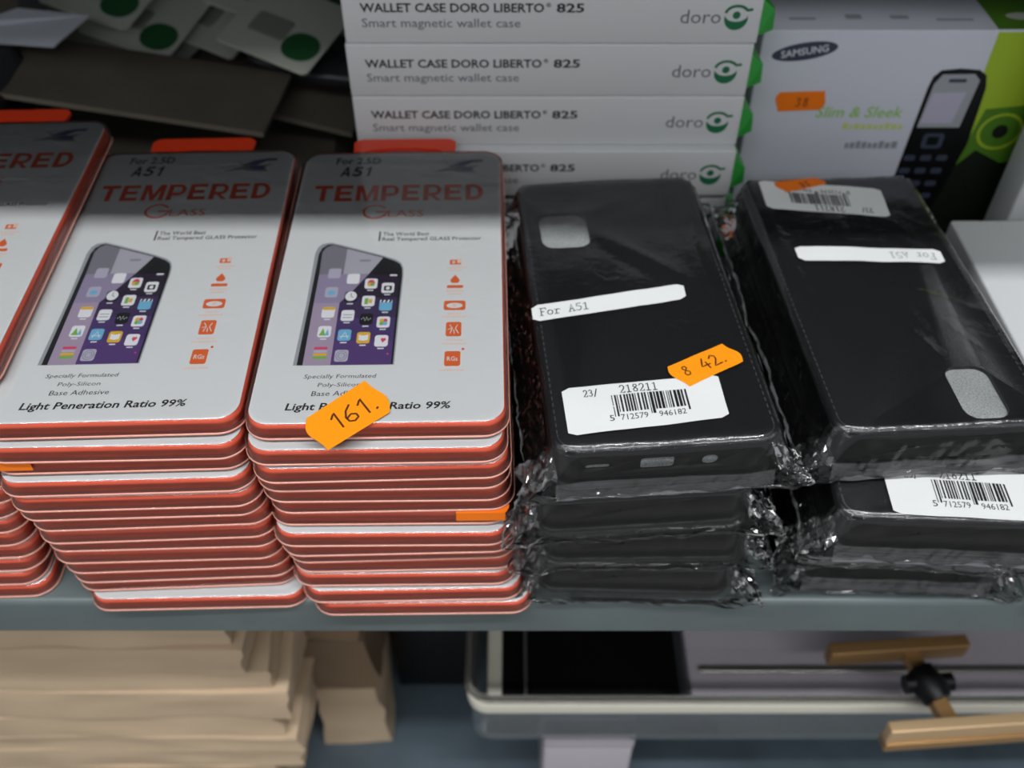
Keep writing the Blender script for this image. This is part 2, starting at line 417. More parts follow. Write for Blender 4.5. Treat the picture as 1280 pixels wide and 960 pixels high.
    ic(-.6, -13.1, 'icon_white'); b.rect(-2.2, -14.8, 1.0, -11.8, 'ink_black', h+.02, .4); b.ell(-.6, -13.3, .8, 1.0, 'icon_white', h+.03)
    ic(-15, -18.4, 'ink_black'); b.ell(-15, -18.0, 2.3, 2.9, 'icon_white', h+.02); b.stroke([(-15, -16.2), (-15, -18.2), (-14, -18.8)], .25, 'ink_black', h+.03)
    ic(-7.8, -21.1, 'icon_white'); b.rect(-9.3, -23, -7.9, -19.4, 'icon_green', h+.02); b.rect(-7.7, -22.4, -6.3, -20, 'icon_yellow', h+.02)
    ic(-.7, -23.8, 'icon_blue'); b.rect(-3.1, -22, 1.7, -20.6, 'icon_white', h+.02)
    for q in range(3): b.poly([(-2.8+q*1.6, -22), (-2.0+q*1.6, -22), (-1.6+q*1.6, -20.6), (-2.4+q*1.6, -20.6)], 'ink_black', h+.03)
    ic(-23, -27.6, 'icon_white'); b.rect(-25.5, -26.2, -20.5, -24.5, 'icon_yellow', h+.02, .6)
    ic(-15.2, -29.6, 'icon_white'); b.rect(-17, -31, -13.4, -30.6, 'ink_grey', h+.02); b.rect(-17, -29.4, -13.4, -29, 'ink_grey', h+.02)
    ic(-7.7, -31.8, 'ink_black'); b.stroke([(-9.6, -32), (-8.8, -30.8), (-8.2, -33), (-7.5, -30.6), (-6.9, -32.6), (-6, -31.4)], .25, 'icon_white', h+.02)
    ic(-.9, -33.7, 'icon_white')
    for q, mm in enumerate(('icon_red', 'icon_yellow', 'icon_green', 'icon_blue')):
        b.ell(-.9+.95*math.cos(q*PI/2+.8), -33.7+1.2*math.sin(q*PI/2+.8), .9, 1.1, mm, h+.02+.004*q)
    ic(-23.2, -38.8, 'icon_white'); b.poly([(-25.2, -41), (-23.8, -36.8), (-22.6, -41)], 'icon_green', h+.02); b.poly([(-23, -41), (-22, -37.4), (-21.2, -41)], 'icon_blue', h+.02)
    ic(-15.3, -40.9, 'icon_blue'); b.stroke([(-16.6, -42.6), (-15.2, -39.2), (-14, -42.6)], .35, 'icon_white', h+.02); b.stroke([(-17, -41.6), (-13.6, -41.6)], .35, 'icon_white', h+.02)
    ic(-7.9, -42.5, 'icon_yellow'); b.poly([(-9.7, -43.8), (-7.9, -44.3), (-6.1, -43.8), (-6.1, -40.8), (-7.9, -41.4), (-9.7, -40.8)], 'icon_white', h+.02)
    ic(-.9, -44.4, 'icon_white'); b.poly([(-.4, -45.4), (.9, -43.8), (.6, -42.8), (-.2, -43.0), (-.9, -42.8), (-1.2, -43.8)], 'icon_red', h+.02)
    for q, mm in enumerate(('icon_red', 'icon_faint', 'icon_yellow', 'icon_green')): b.rect(-26, -48.8-1.7*q, -20.9, -47.4-1.7*q, mm, h, .4)
    ic(-15.3, -52.3, 'icon_faint')
    for rr_ in (2.0, 1.2): b.stroke([(-15.3+rr_*math.cos(t), -52.3+1.25*rr_*math.sin(t)) for t in [2*PI*i/16 for i in range(17)]], .3, 'ink_grey', h+.02)
    ic(-23.1, -3.5, 'icon_faint'); ic(-15.1, -7.1, 'icon_white'); ic(-23.1, -15.4, 'icon_faint'); b.ell(-23.1, -15.8, 1.6, 1.4, 'icon_blue', h+.02)
    for cx, cy in ((-7.6, -10.3), (-.6, -13.1), (-15, -18.4), (-7.8, -21.1), (-.7, -23.8), (-23, -27.6), (-15.2, -29.6), (-7.7, -31.8), (-.9, -33.7), (-23.2, -38.8), (-15.3, -40.9), (-7.9, -42.5), (-.9, -44.4)):
        b.rect(cx-1.2, cy-4.5, cx+1.2, cy-3.9, 'icon_white', h)
    b.ell(2.0, -51.6, .4, .5, 'icon_red', h, 10)
    # feature icons down the side with their tiny captions
    b.rect(24, 1.5, 28.7, 4.7, 'ink_orange', z, .3); b.rect(25, 2.2, 26.2, 4.0, 'ink_pale_orange', z+.02); b.rect(27, 2.4, 28.9, 5.4, 'ink_pale_orange', z+.02)
    b.poly([(24.4, -9), (25.2, -10.4), (27.6, -10.4), (28.4, -9), (27.9, -7.6), (26.4, -5.2), (24.9, -7.6)], 'ink_orange', z); b.rect(23.2, -13.6, 29.8, -11.8, 'ink_orange', z, .5)
    b.rect(22.3, -27.1, 30.9, -21.4, 'ink_orange', z, 1.0); b.ell(26.6, -24.4, 3.2, 1.6, 'card_white', z+.02); b.ell(26.6, -24.2, .9, 1.0, 'ink_pale_orange', z+.03)
    b.rect(23.5, -42.3, 29.5, -34.1, 'ink_orange', z, .9)
    for st in ([(25, -35.8), (26, -37.6), (25.2, -40.6)], [(28, -35.8), (27.2, -37.8), (28.4, -40.6)], [(24.4, -38.4), (26, -37.6)], [(26.8, -40.8), (26.6, -38.6)]): b.stroke(st, .35, 'card_white', z+.02)
    b.rect(23.4, -58.5, 29.4, -50.5, 'ink_orange', z, .9); b.text('RGs', 'card_white', (24.4, -55.8, 28.4, -53.4), z+.02, .01); b.ell(30.3, -49.4, .55, .65, 'ink_red', z, 12)
    rnd = random.Random(4)
    for cx, cy, n in ((26.5, -.6, 3.9), (26.6, -2.2, 2.6), (26.4, -15.4, 3.4), (26.4, -17.2, 2.4), (26.4, -29.2, 2.2), (26.4, -31, 4.6), (26.6, -44.4, 3.0), (26.6, -46.4, 4.6), (26, -60.6, 4.4)):
        x = cx-n
        while x < cx+n:
            w = rnd.uniform(.4, .8); b.rect(x, cy-.5, x+w, cy+rnd.uniform(.3, .6), 'ink_pale_orange', z); x += w+.28
    b.text('Specially Formulated', 'ink_black', (-27.9, -64.7, -1.3, -62.0), z, .0, .15)
    b.text('Poly-Silicon', 'ink_black', (-22.3, -69.0, -6.8, -66.4), z, .0, .1)
    b.text('Base Adhesive', 'ink_black', (-24.1, -73.0, -2.6, -70.6), z, .0, .1)
    b.text('Light Peneration Ratio 99%', 'ink_black', (-32.6, -81.0, 26.5, -76.4), z, .022, .15)
    return b
def price_sticker(mb, pts, z, m='sticker_orange', zf=None, seam=6):
    """a label-gun sticker: straight long sides, wavy short ends.  pts: four corners, long side first"""
    (ax, ay), (bx, by), (cx, cy), (dx, dy) = pts
    (ux, uy) = ((bx-ax), (by-ay)); L = math.hypot(ux, uy); ux, uy = ux/L, uy/L; H = math.hypot(dx-ax, dy-ay)
    nu, nv = 12, 10; vs = []
    for i in range(nu+1):
        for j in range(nv+1):
            u, v = i/nu, j/nv
            x = ax*(1-u)*(1-v)+bx*u*(1-v)+cx*u*v+dx*(1-u)*v; y = ay*(1-u)*(1-v)+by*u*(1-v)+cy*u*v+dy*(1-u)*v
            o = 0
            if i == nu: o = H*(.13*math.sin(PI*v)+.05*math.sin(2*PI*v))
            if i == 0: o = -H*(.13*math.sin(PI*v)-.05*math.sin(2*PI*v))
            x += ux*o; y += uy*o
            vs.append((x, y, (zf(x, y) if zf else 0)+z))
    mb.add(vs, [(i*(nv+1)+j, (i+1)*(nv+1)+j, (i+1)*(nv+1)+j+1, i*(nv+1)+j+1) for i in range(nu) for j in range(nv)], m)
def hand(mb, body, org, ang, size, m='pen_brown', w=.7, z=0.0, zf=None, slant=0.0):
    """felt-pen digits"""
    S = {'1': [[(.1, .72), (.38, 1.0), (.3, 0)]], '6': [[(.62, 1), (.3, .75), (.1, .4), (.12, .12), (.34, 0), (.58, .1), (.6, .32), (.4, .46), (.14, .34)]],
         '.': [[(.1, 0), (.18, .05)]], '4': [[(.42, 1), (.05, .35), (.7, .35)], [(.5, .62), (.5, 0)]],
         '2': [[(.08, .78), (.3, 1), (.55, .82), (.5, .55), (.08, 0), (.7, .04)]],
         '8': [[(.3, .55), (.12, .75), (.2, .96), (.42, .96), (.5, .75), (.3, .55), (.08, .28), (.16, .03), (.44, .03), (.54, .28), (.3, .55)]],
         '3': [[(.1, .9), (.4, 1), (.52, .78), (.26, .55), (.54, .3), (.38, 0), (.06, .1)]], ' ': []}
    x = 0; c, q = math.cos(ang), math.sin(ang)
    for ch in body:
        for st in S[ch]:
            P = []
            for i in range(len(st)-1):
                for k in range(3):
                    t = k/3; P.append((st[i][0]+(st[i+1][0]-st[i][0])*t, st[i][1]+(st[i+1][1]-st[i][1])*t))
            P.append(st[-1])
            P = [((x+a+slant*b_)*size, b_*size) for a, b_ in P]
            mb.stroke([(org[0]+a*c-b_*q, org[1]+a*q+b_*c) for a, b_ in P], w, m, z, zf)
        x += .42 if ch in '. ' else (.58 if ch == '1' else .82)

proto_tray = tray_mesh().build('tray', angle=.9)
proto_flange = flange_mesh().build('flange', angle=.7)
proto_cover = cover_mesh().build('clear_cover', angle=.9)
proto_tab = tab_mesh().build('hang_tab')
proto_blank = face_blank().build('printed_card')
proto_print = face_printed().build('printed_card')
PROTOS = [proto_tray, proto_flange, proto_cover, proto_tab, proto_blank, proto_print]
def pack(x, y, z, rot, label, group, printed=False, tilt=(0, 0), extra=None):
    e = empty('screen_protector_pack', (x, y, z), (math.radians(tilt[0]), math.radians(tilt[1]), math.radians(rot)))
    tag(e, label, 'package', group)
    for p in (proto_flange, proto_tray, proto_print if printed else proto_blank, proto_tab, proto_cover): link_copy(p, e)
    if extra: extra(e)
    return e
rnd = random.Random(11)
def sticker161(e):
    b = MB(); price_sticker(b, [(-14.8, -99.6), (5.0, -82.4), (-5.2, -66.4), (-24.0, -84.6)], 7.75)
    d = MB(); d.v = list(b.v)
    hand(b, '161.', (-12.4, -90.4), math.radians(38), 7.8, w=.75, z=7.8)
    b.build('price_sticker', e)
def sticker_side(x0, x1):
    def f(e):
        b = MB(); price_sticker(b, [(x0, -PL/2-.9), (x1, -PL/2-.9), (x1, -PL/2+9), (x0, -PL/2+9)], 7.75, 'sticker_deep')
        b.add([(x0, -PL/2-.9, 7.75), (x1, -PL/2-.9, 7.75), (x1, -PL/2-1.2, 3.2), (x0, -PL/2-1.2, 3.2)], [(0, 3, 2, 1)], 'sticker_deep')
        b.build('price_sticker', e)
    return f
# the stack beside the black cases
dy3 = [0, -5.0, -6.2, -4.0, -3.0, -1.6, -1.6, -6.0, -4.4, -1.8, -1.2, -3.0, -5.6, -7.0]
dx3 = [0, -.6, -.2, .2, 1.2, 1.6, 1.4, 1.8, 1.8, 1.8, 3.4, 3.6, 6.2, 10.6]
N3 = 14
for k in range(N3):
    top = k == 0
    lab = 'white-faced screen protector pack with the handwritten 161 sticker' if top else f'red-edged screen protector pack, {ORD[k]} in the stack beside the black cases'
    pack(-.0498+dx3[k]*.001, .3119+dy3[k]*.001, (N3-1-k)*PT*.001, 1.1+(0 if top else rnd.uniform(-.7, .8)), lab,
         'screen protector packs stacked beside the black cases', printed=top, tilt=(0, 0 if top else rnd.uniform(-.12, .12)), extra=sticker161 if top else (sticker_side(26, 45) if k == 6 else None))
# the stack between the two others
dy2 = [0, -4.4, -2.6, -6.6, -7.4, -5.4, -4.0, -4.2, -2.6, -2.8, -1.8, -1.0, .4, -5.0]
dx2 = [0, .5, -.5, 0, 1.0, .4, 1.2, 1.5, 2.2, 2.0, 2.6, 3.2, 2.6, 8.6]
for k in range(N3):
    top = k == 0
    lab = 'white-faced screen protector pack without sticker, topmost of the middle stack' if top else f'red-edged screen protector pack, {ORD[k]} in the middle stack of three'
    pack(-.1457+dx2[k]*.001, .3125+dy2[k]*.001, (N3-1-k)*PT*.001, 2.0+(0 if top else rnd.uniform(-.6, .6)), lab,
         'screen protector packs in the middle stack of three', printed=top, tilt=(0, 0 if top else rnd.uniform(-.12, .12)), extra=sticker_side(-48, -30) if k == 2 else None)
# the stack cut by the photo's edge
N1 = 15
for k in range(N1):
    top = k == 0
    lean = [0, -3.0, -5, -7, -8, -9, -10, -10.5, -12, -12, -13, -13, -14, -15, -13][k]
    lab = 'white-faced screen protector pack cut off by the photo\'s edge, topmost of the leftmost stack' if top else f'red-edged screen protector pack, {(ORD[:13]+["next to lowest", "lowest"])[k]} in the leftmost stack'
    pack(-.2360+lean*.001, .3240-(.012*k/14), (N1-1-k)*PT*.001+.0006, 2.2+(0 if top else rnd.uniform(-.7, .7)), lab,
         'screen protector packs in the leftmost stack', printed=top)
for p in PROTOS: bpy.data.objects.remove(p)

# ------------------------------------------------------------------ black wallet cases in clear bags
CW, CL, CR, CT = 83.0, 163.0, 8.0, 23.0
def make_case_parts(hole=(-22.8, 45.5), hs=(21.5, 25)):
    """back cover up: cover with the camera hole, phone shell with the ports, front flap, spine, stitching"""
    parts = []
    b = MB(); b.slab(CW, CL, CR, CT-4.2, CT, 1.5, 'leather', 7)
    cover = b.build('back_cover', angle=.8)
    c = MB(); c.slab(hs[0], hs[1], 5.5, CT-2.4, CT+3, 0, 'leather', 5, cx=hole[0], cy=hole[1]); cut = c.build('cutter')
    carve(cover, [cut]); parts.append(cover)
    b = MB(); b.slab(hs[0]+1, hs[1]+1, 5.5, CT-2.6, CT-1.7, .1, 'foam', 5, cx=hole[0], cy=hole[1]); parts.append(b.build('camera_foam'))
    b = MB(); b.slab(CW-4, CL-4, CR-1.5, 3.6, CT-3.9, 1.2, 'tpu_black', 7); sh = b.build('phone_shell', angle=.8)
    cuts = []
    for x, w, h in ((-3, 12.5, 6.0), (16.5, 6.0, 5.2), (-25, 9, 2.2)):
        c = MB(); M = Matrix.Translation((x, -CL/2+2, 11.4)) @ Matrix.Rotation(PI/2, 4, 'X')
        c.slab(w, h, min(w, h)/2-.2 if w < 8 else min(1.4, h/2-.1), -1.4, 6, 0, 'tpu_black', 5, M=M); cuts.append(c.build('cutter'))
    c = MB(); c.tube([(9, CL/2-3.6, 11.4), (9, CL/2+3, 11.4)], .9, 'tpu_black', 12); cuts.append(c.build('cutter'))
    carve(sh, cuts); parts.append(sh)
    for x, w, h in ((-3, 12.5, 6.0), (16.5, 6.0, 5.2), (-25, 9, 2.2)):
        b = MB(); M = Matrix.Translation((x, -CL/2+2, 11.4)) @ Matrix.Rotation(PI/2, 4, 'X')
        b.slab(w+.6, h+.6, min(w, h)/2 if w < 8 else min(1.6, h/2), -2.4, -.6, .1, 'foam', 5, M=M); parts.append(b.build('port_foam', angle=.7))
    b = MB(); b.slab(CW, CL, CR, 0, 3.4, 1.4, 'leather', 7); parts.append(b.build('front_flap', angle=.8))
    b = MB()                                            # rounded spine joining both leaves
    sec = [(CW/2-5+7*math.sin(t), CT/2-CT/2*.98*math.cos(t)) for t in [PI*i/12 for i in range(13)]]
    inn = [(CW/2-5+5.4*math.sin(t), CT/2-(CT/2*.98-2)*math.cos(t)) for t in [PI*i/12 for i in range(12, -1, -1)]]
    ring = sec+inn; y0, y1 = -CL/2+CR, CL/2-CR
    b.loft([[(x, y, z) for x, z in ring] for y in (y0, y1)], 'leather'); parts.append(b.build('spine', angle=.8))
    b = MB()                                            # stitching round the cover's and the flap's rim
    for z0, z1 in ((CT-.45, CT+.12),):
        pts = rr(CW-4.4, CL-4.4, CR-2.2, 8); per = []
        for i, p in enumerate(pts):
            q = pts[(i+1) % len(pts)]; L = math.hypot(q[0]-p[0], q[1]-p[1]); n = max(1, int(L/3.2))
            for k in range(n): per.append((p[0]+(q[0]-p[0])*(k+.5)/n, p[1]+(q[1]-p[1])*(k+.5)/n, math.atan2(q[1]-p[1], q[0]-p[0])))
        for x, y, a in per:
            M = Matrix.Translation((x, y, 0)) @ Matrix.Rotation(a, 4, 'Z'); b.box(-.9, -.22, z0, .9, .22, z1, 'stitch', M)
    parts.append(b.build('stitching'))
    return parts
CASE = make_case_parts()
CASE_B = make_case_parts((-17.5, 63.5), (17.5, 27.5))

def sdf(x, y, w, l, r):
    qx, qy = abs(x)-w/2+r, abs(y)-l/2+r
    return math.hypot(max(qx, 0), max(qy, 0))+min(max(qx, qy), 0)-r
class Film:
    """the height of a clear bag's upper sheet over a wrapped case (mm)"""
    def __init__(s, seed, ridges=(), side=9.0, front=3.5, back=10.0, amp=1.0, drop=3.0, fold=False):
        s.fold = fold
        s.seed, s.ridges, s.side, s.front, s.back, s.amp, s.drop = seed, ridges, side, front, back, amp, drop
    def n(s, x, y, sc_, k=0): return noise.noise(Vector((x/sc_+s.seed*7.3, y/sc_-s.seed*3.1, s.seed*1.7+k)))
    def top_in(s, x, y):
        h = CT+.75+s.amp*.55*(s.n(x, y, 26)+.5*s.n(x, y, 11, 3)+.8)
        for (ax, ay), (bx, by), w, hh in s.ridges:
            dx, dy = bx-ax, by-ay; L2 = dx*dx+dy*dy; t = max(0, min(1, ((x-ax)*dx+(y-ay)*dy)/L2))
            d = math.hypot(x-ax-dx*t, y-ay-dy*t); h += hh*math.exp(-(d/w)**2)*math.sin(PI*min(1, max(0, t*.9+.05)))
        return h
    def mesh(s):
        F0 = (1.0, .93, .72, .46, .22)                   # margin rings, outermost first
        def axis(half, m0, m1, n):
            inn = [-half+2*half*i/n for i in range(n+1)]
            return [-half-m0*f for f in F0]+inn+[half+m1*f for f in reversed(F0)]
        xs = axis(CW/2+1.2, s.side, s.side, 36); ys = axis(CL/2+1.2, s.front, s.back, 60)
        nx, ny = len(xs), len(ys); b = MB(); top = []; bot = []; rn = random.Random(int(s.seed*100))
        for j, y in enumerate(ys):
            for i, x in enumerate(xs):
                d = max(0, sdf(x, y, CW+2, CL+2, CR+1)); sidey = abs(x)-CW/2 > abs(y)-CL/2
                m = s.side if sidey else (s.front if y < 0 else s.back)
                edge = i in (0, nx-1) or j in (0, ny-1)
                t = min(1, d/m); base_t = s.top_in(x, y); zm = s.drop+2.6*s.n(x, y, 22, 5)
                ax, ay = (2.2, .55) if not sidey else (.55, 2.2)            # folds run along the edge they hang from
                k = min(1, d/3)
                cr = k*(1.5*noise.noise(Vector((x/(6*ax)+s.seed, y/(6*ay), s.seed+9)))+.8*noise.noise(Vector((x/(3*ax), y/(3*ay)+s.seed, s.seed+12)))+rn.uniform(-.45, .45))
                cx = max(0, abs(x)-CW/2+7); cy = max(0, abs(y)-CL/2+7); corner = sstep(min(cx, cy)/9)
                cr *= 1+1.6*corner
                zt = base_t+(zm-base_t)*(t**.62 if d > 0 else 0)+cr*(.5 if edge else 1)*(.6 if y > 0 else 1)
                zb = -.45+((zm*.35+.45)*sstep(t) if d > 0 else 0)+(.2*cr if d > 0 else 0)
                zb = max(zb, -.6); zt = max(zt, zb+.05)
                jx = k*(1.3*s.n(x, y, 9, 21)+rn.uniform(-.35, .35)); jy = k*(1.3*s.n(x, y, 9, 31)+rn.uniform(-.3, .3))
                if y < 0:                                                   # gathered front corners stick out
                    jx += math.copysign(corner*k*(2.5+3.0*s.n(x, y, 6, 41)), x); jy -= corner*k*(1.5+2.0*s.n(x, y, 5, 45))
                ze = (zt+zb)/2
                if edge: zt = zb = min(zt, ze+1.0)
                top.append((x+jx, y+jy, zt)); bot.append((x+jx, y+jy, zb))
        q = [(j*nx+i, j*nx+i+1, (j+1)*nx+i+1, (j+1)*nx+i) for j in range(ny-1) for i in range(nx-1)]
        def kind(i, j):
            if i in (0, nx-2): return 'film_seam'
            return 'film_edge' if i < 5 or i > nx-7 or j < 5 or j > ny-7 else 'film'
        kinds = [kind(i, j) for j in range(ny-1) for i in range(nx-1)]
        b.v = list(top)+list(bot); o2 = len(top)
        # gathered tufts of film at the front corners
        for sx in (-1, 1):
            n = 9; base = len(b.v); g = s.drop+4
            for jj in range(n):
                for ii in range(n):
                    a_, c_ = ii/(n-1), jj/(n-1)
                    ox = sx*(CW/2-1+a_*(12.5+3.5*s.n(sx*3, jj*2.0, 4, 61))); oy = -CL/2+10-13*c_+1.5*s.n(ii*1.5, jj*1.5, 3, 63)
                    fold = (1-.5*a_)*3.6*abs(math.sin(ii*1.15+jj*.5+s.seed*2+1.2*s.n(ii, jj, 3, 66)))
                    b.v.append((ox+rn.uniform(-.6, .6), oy+rn.uniform(-.6, .6), max(.3, g*(1-.45*a_)+fold-2+6*(1-a_)*(1-c_*.4)+rn.uniform(-.7, .7))))
            for jj in range(n-1):
                for ii in range(n-1):
                    p = base+jj*n+ii
                    for tri in ((p, p+1, p+n+1), (p, p+n+1, p+n)): b.f.append(tri); b.m.append(b.mi('film_glint'))
        # doubled film hanging in a strip along the front
        n = 40; base = len(b.v)
        for ii in range(n+1 if s.fold else 0):
            x = -CW/2+1+(CW-2)*ii/n; w1 = s.n(x, 0, 14, 71); w2 = s.n(x, 5, 7, 73)
            b.v += [(x, -CL/2-1.9-.5*w2, 7.4+1.6*w1), (x, -CL/2-3.0-.6*w1, 4.0+.8*w2), (x, -CL/2-4.4-.9*w2, .5+.5*abs(w1))]
        for ii in range(n if s.fold else 0):
            for q_ in (0, 1):
                p = base+ii*3+q_; b.f.append((p, p+1, p+4, p+3)); b.m.append(b.mi('film_fold'))
        for f, k in zip(q, kinds):
            for tri in ((f[0], f[1], f[2]), (f[0], f[2], f[3])) if k != 'film' else (f,):
                b.f.append(tri); b.m.append(b.mi(k))
            b.f.append(tuple(o2+i for i in reversed(f))); b.m.append(b.mi(k))
        return b
def grid_label(b, corners, zf, z, m, nu=16, nv=6, round_=True):
    """a paper label that follows the film; corners counter-clockwise from lower left"""
    (ax, ay), (bx, by), (cx, cy), (dx, dy) = corners
    W = math.hypot(bx-ax, by-ay); H = math.hypot(dx-ax, dy-ay)
    out = rr(W, H, 1.6, 4)
    def mp(u, v): return (ax*(1-u)*(1-v)+bx*u*(1-v)+cx*u*v+dx*(1-u)*v, ay*(1-u)*(1-v)+by*u*(1-v)+cy*u*v+dy*(1-u)*v)
    # columns between the two long sides, ends rounded
    cols = []
    for i in range(nu+1):
        x = -W/2+W*i/nu
        e = 1.6-(W/2-abs(x)); ins = 1.6-math.sqrt(max(0, 1.6**2-max(0, e)**2)) if e > 0 else 0
        cols.append([mp((x+W/2)/W, (ins+(H-2*ins)*j/nv)/H) for j in range(nv+1)])
    vs = [(x, y, zf(x, y)+z) for c in cols for x, y in c]
    b.add(vs, [(i*(nv+1)+j, (i+1)*(nv+1)+j, (i+1)*(nv+1)+j+1, i*(nv+1)+j+1) for i in range(nu) for j in range(nv)], m)
    return mp, W, H
SER = {'F': [[(0, 0), (.3, 0)], [(.12, 0), (.12, 1)], [(0, 1), (.62, 1), (.62, .8)], [(.12, .52), (.42, .52)]],
       'o': [[(.3+.26*math.cos(t), .32+.32*math.sin(t)) for t in [2*PI*i/12 for i in range(13)]]],
       'r': [[(.02, .62), (.2, .62), (.2, 0)], [(.02, 0), (.42, 0)], [(.2, .45), (.38, .64), (.58, .58)]],
       'A': [[(.0, 0), (.22, 0)], [(.44, 0), (.68, 0)], [(.1, 0), (.32, 1), (.56, 0)], [(.2, .36), (.46, .36)]],
       '5': [[(.56, 1), (.14, 1), (.12, .58), (.34, .64), (.56, .5), (.56, .2), (.36, 0), (.08, .1)]],
       '1': [[(.12, .84), (.32, 1), (.32, 0)], [(.1, 0), (.54, 0)]],
       '2': [[(.08, .78), (.2, .97), (.42, .97), (.56, .76), (.48, .5), (.08, 0), (.58, 0), (.58, .14)]],
       '3': [[(.1, .86), (.3, 1), (.52, .82), (.46, .58), (.26, .54), (.5, .44), (.56, .22), (.36, 0), (.08, .1)]],
       '8': [[(.33, .54), (.12, .72), (.2, .96), (.44, .96), (.54, .74), (.33, .54), (.1, .3), (.16, .04), (.48, .04), (.56, .3), (.33, .54)]],
       '/': [[(.1, -.1), (.5, 1.05)]], ' ': []}
def serif(b, body, mp, u0, v0, hu, hv, w, m, zf, z):
    """typewriter lettering in a label's own u, v"""
    u = u0
    for ch in body:
        for st in SER[ch]: b.stroke([mp(u+x*hu, v0+y*hv) for x, y in st], w, m, z, zf)
        u += hu*.74
def barcode(b, mp, u0, u1, v0, v1, zf, z, seed=3):
    r = random.Random(seed); u = u0; step = (u1-u0)/80.0; i = 0
    while u < u1-step:
        w = step*r.choice((1, 1, 1, 2, 2, 3)); guard = i in (0, 1) or abs((u-u0)/(u1-u0)-.5) < .02 or u > u1-3*step
        v = v0-.09 if guard else v0
        P = [mp(u, v), mp(u+w, v), mp(u+w, v1), mp(u, v1)]
        b.poly(P, 'ink_black', z, zf); u += w+step*r.choice((1, 1, 2)); i += 1
def name_label(e, F, corners, flip=False):
    b = MB(); mp, W, H = grid_label(b, corners, F.top_in, .35, 'label_white', 24, 3)
    mq = (lambda u, v: mp(1-u, 1-v)) if flip else mp
    serif(b, 'For A51', mq, .05, .30, .062, .44, .42, 'ink_black' if not flip else 'ink_grey', F.top_in, .42)
    return b.build('name_label', e, smooth=True)
def bar_label(e, F, corners, flip=False, faint=False):
    b = MB(); mp, W, H = grid_label(b, corners, F.top_in, .3, 'label_white', 20, 8)
    mq = (lambda u, v: mp(1-u, 1-v)) if flip else mp
    serif(b, '23/', mq, .13, .76, .044, .15, .4, 'ink_black', F.top_in, .38)
    serif(b, '218211', mq, .36, .78, .056, .17, .45, 'ink_black', F.top_in, .38)
    barcode(b, mq, .30, .77, .36, .74, F.top_in, .38)
    for body, a, c in (('5', .265, .295), ('712579', .335, .505), ('946182', .575, .745)):
        P0 = mq(a, .19); P1 = mq(c, .19); P2 = mq(a, .31)
        b.text(body, 'ink_black', (0, 0, 1, 1), .38, 0, 0, T=lambda x, y, a=a, c=c: mq(a+(c-a)*x, .19+.12*y), zf=F.top_in)
    return b.build('barcode_label', e, smooth=True)
first_case = [True]
def wrapped_case(x, y, z, rot, label, group, F, flip=False, extra=None, tilt=(0, 0), parts=None):
    e = empty('wallet_case', (x, y, z), (math.radians(tilt[0]), math.radians(tilt[1]), math.radians(rot)))
    tag(e, label, 'phone case', group)
    for p in parts or CASE:
        c = link_copy(p, e)
        if flip: c.rotation_euler = (0, 0, PI)
    o = F.mesh().build('clear_bag', e)
    film_i = [k for k, mm in enumerate(o.data.materials) if mm.name.startswith('film') and mm.name == 'film'][0]
    o.data.polygons.foreach_set('use_smooth', [p.material_index == film_i for p in o.data.polygons])
    if extra: extra(e, F)
    return e
GA = 'bagged black cases in the stack next to the screen protectors'
def extraA(e, F):
    name_label(e, F, [(-42.4, -15.2), (21.4, -5.6), (21.8, 3.6), (-42.4, -5.6)])
    bar_label(e, F, [(-35.5, -75.5), (23.8, -70.6), (24.0, -49.4), (-35.6, -52.2)])
    b = MB(); price_sticker(b, [(12.4, -54.8), (35.0, -44.2), (29.4, -33.6), (6.0, -44.2)], .55, 'sticker_orange', F.top_in)
    hand(b, '8', (12.0, -49.6), math.radians(20), 4.8, 'pen_brown', .5, .62, F.top_in); hand(b, '42.', (19.6, -47.4), math.radians(24), 5.6, 'pen_brown', .62, .62, F.top_in)
    b.build('price_sticker', e)
FA = Film(1.3, fold=True, ridges=[((-12, 44), (24, 6), 3.0, 1.6), ((-9, 30), (10, 9), 2.2, -.5), ((28, 70), (36, -60), 2.2, .8)], side=8.5, front=3.2, back=10)
wrapped_case(.0495, .3030, .0835, 4.6, 'black wallet case in a clear bag with orange 42 sticker and barcode label', GA, FA, extra=extraA, tilt=(0.6, 0))
wrapped_case(.0460, .3020, .0565, 3.2, 'black wallet case in a clear bag, second from the top beneath the 42 sticker', GA, Film(2.9, side=9, front=4, amp=1.6), flip=True, tilt=(.3, -1.2))
wrapped_case(.0520, .3045, .0300, 1.0, 'black wallet case in a clear bag, third from the top beneath the 42 sticker', GA, Film(4.1, side=8.5, front=3.0, amp=1.4), flip=True, tilt=(0, .4))
wrapped_case(.0545, .3060, .0030, -1.6, 'black wallet case in a clear bag, lowest of the stack beneath the 42 sticker', GA, Film(5.7, side=10, front=4, amp=1.2, drop=3, fold=False), flip=True)
GB = 'bagged black cases in the stack beside the white carton'
def extraB(e, F):
    name_label(e, F, [(-29.8, 17.6), (33.8, 12.0), (34.2, 21.6), (-29.6, 27.6)], flip=True)
    bar_label(e, F, [(-34.6, 56.4), (21.0, 46.6), (23.4, 69.8), (-33.4, 79.6)], flip=True)
    b = MB(); price_sticker(b, [(-22.0, 68.8), (-1.8, 74.4), (-4.8, 80.2), (-26.0, 77.2)], .55, 'sticker_deep', F.top_in)
    hand(b, '38', (-10.0, 77.4), math.radians(200), 3.6, 'pen_brown', .45, .62, F.top_in)
    b.build('price_sticker', e)
FB = Film(8.2, fold=True, ridges=[((8, -3), (39, -22), 2.0, 2.0), ((0, -24), (11, -50), 2.0, 1.5), ((15, -21), (27, -44), 2.0, 1.7), ((4, 0), (20, -34), 3, -.8), ((-36, 70), (-30, -70), 2.5, .9)], side=9, front=3.2, back=10)
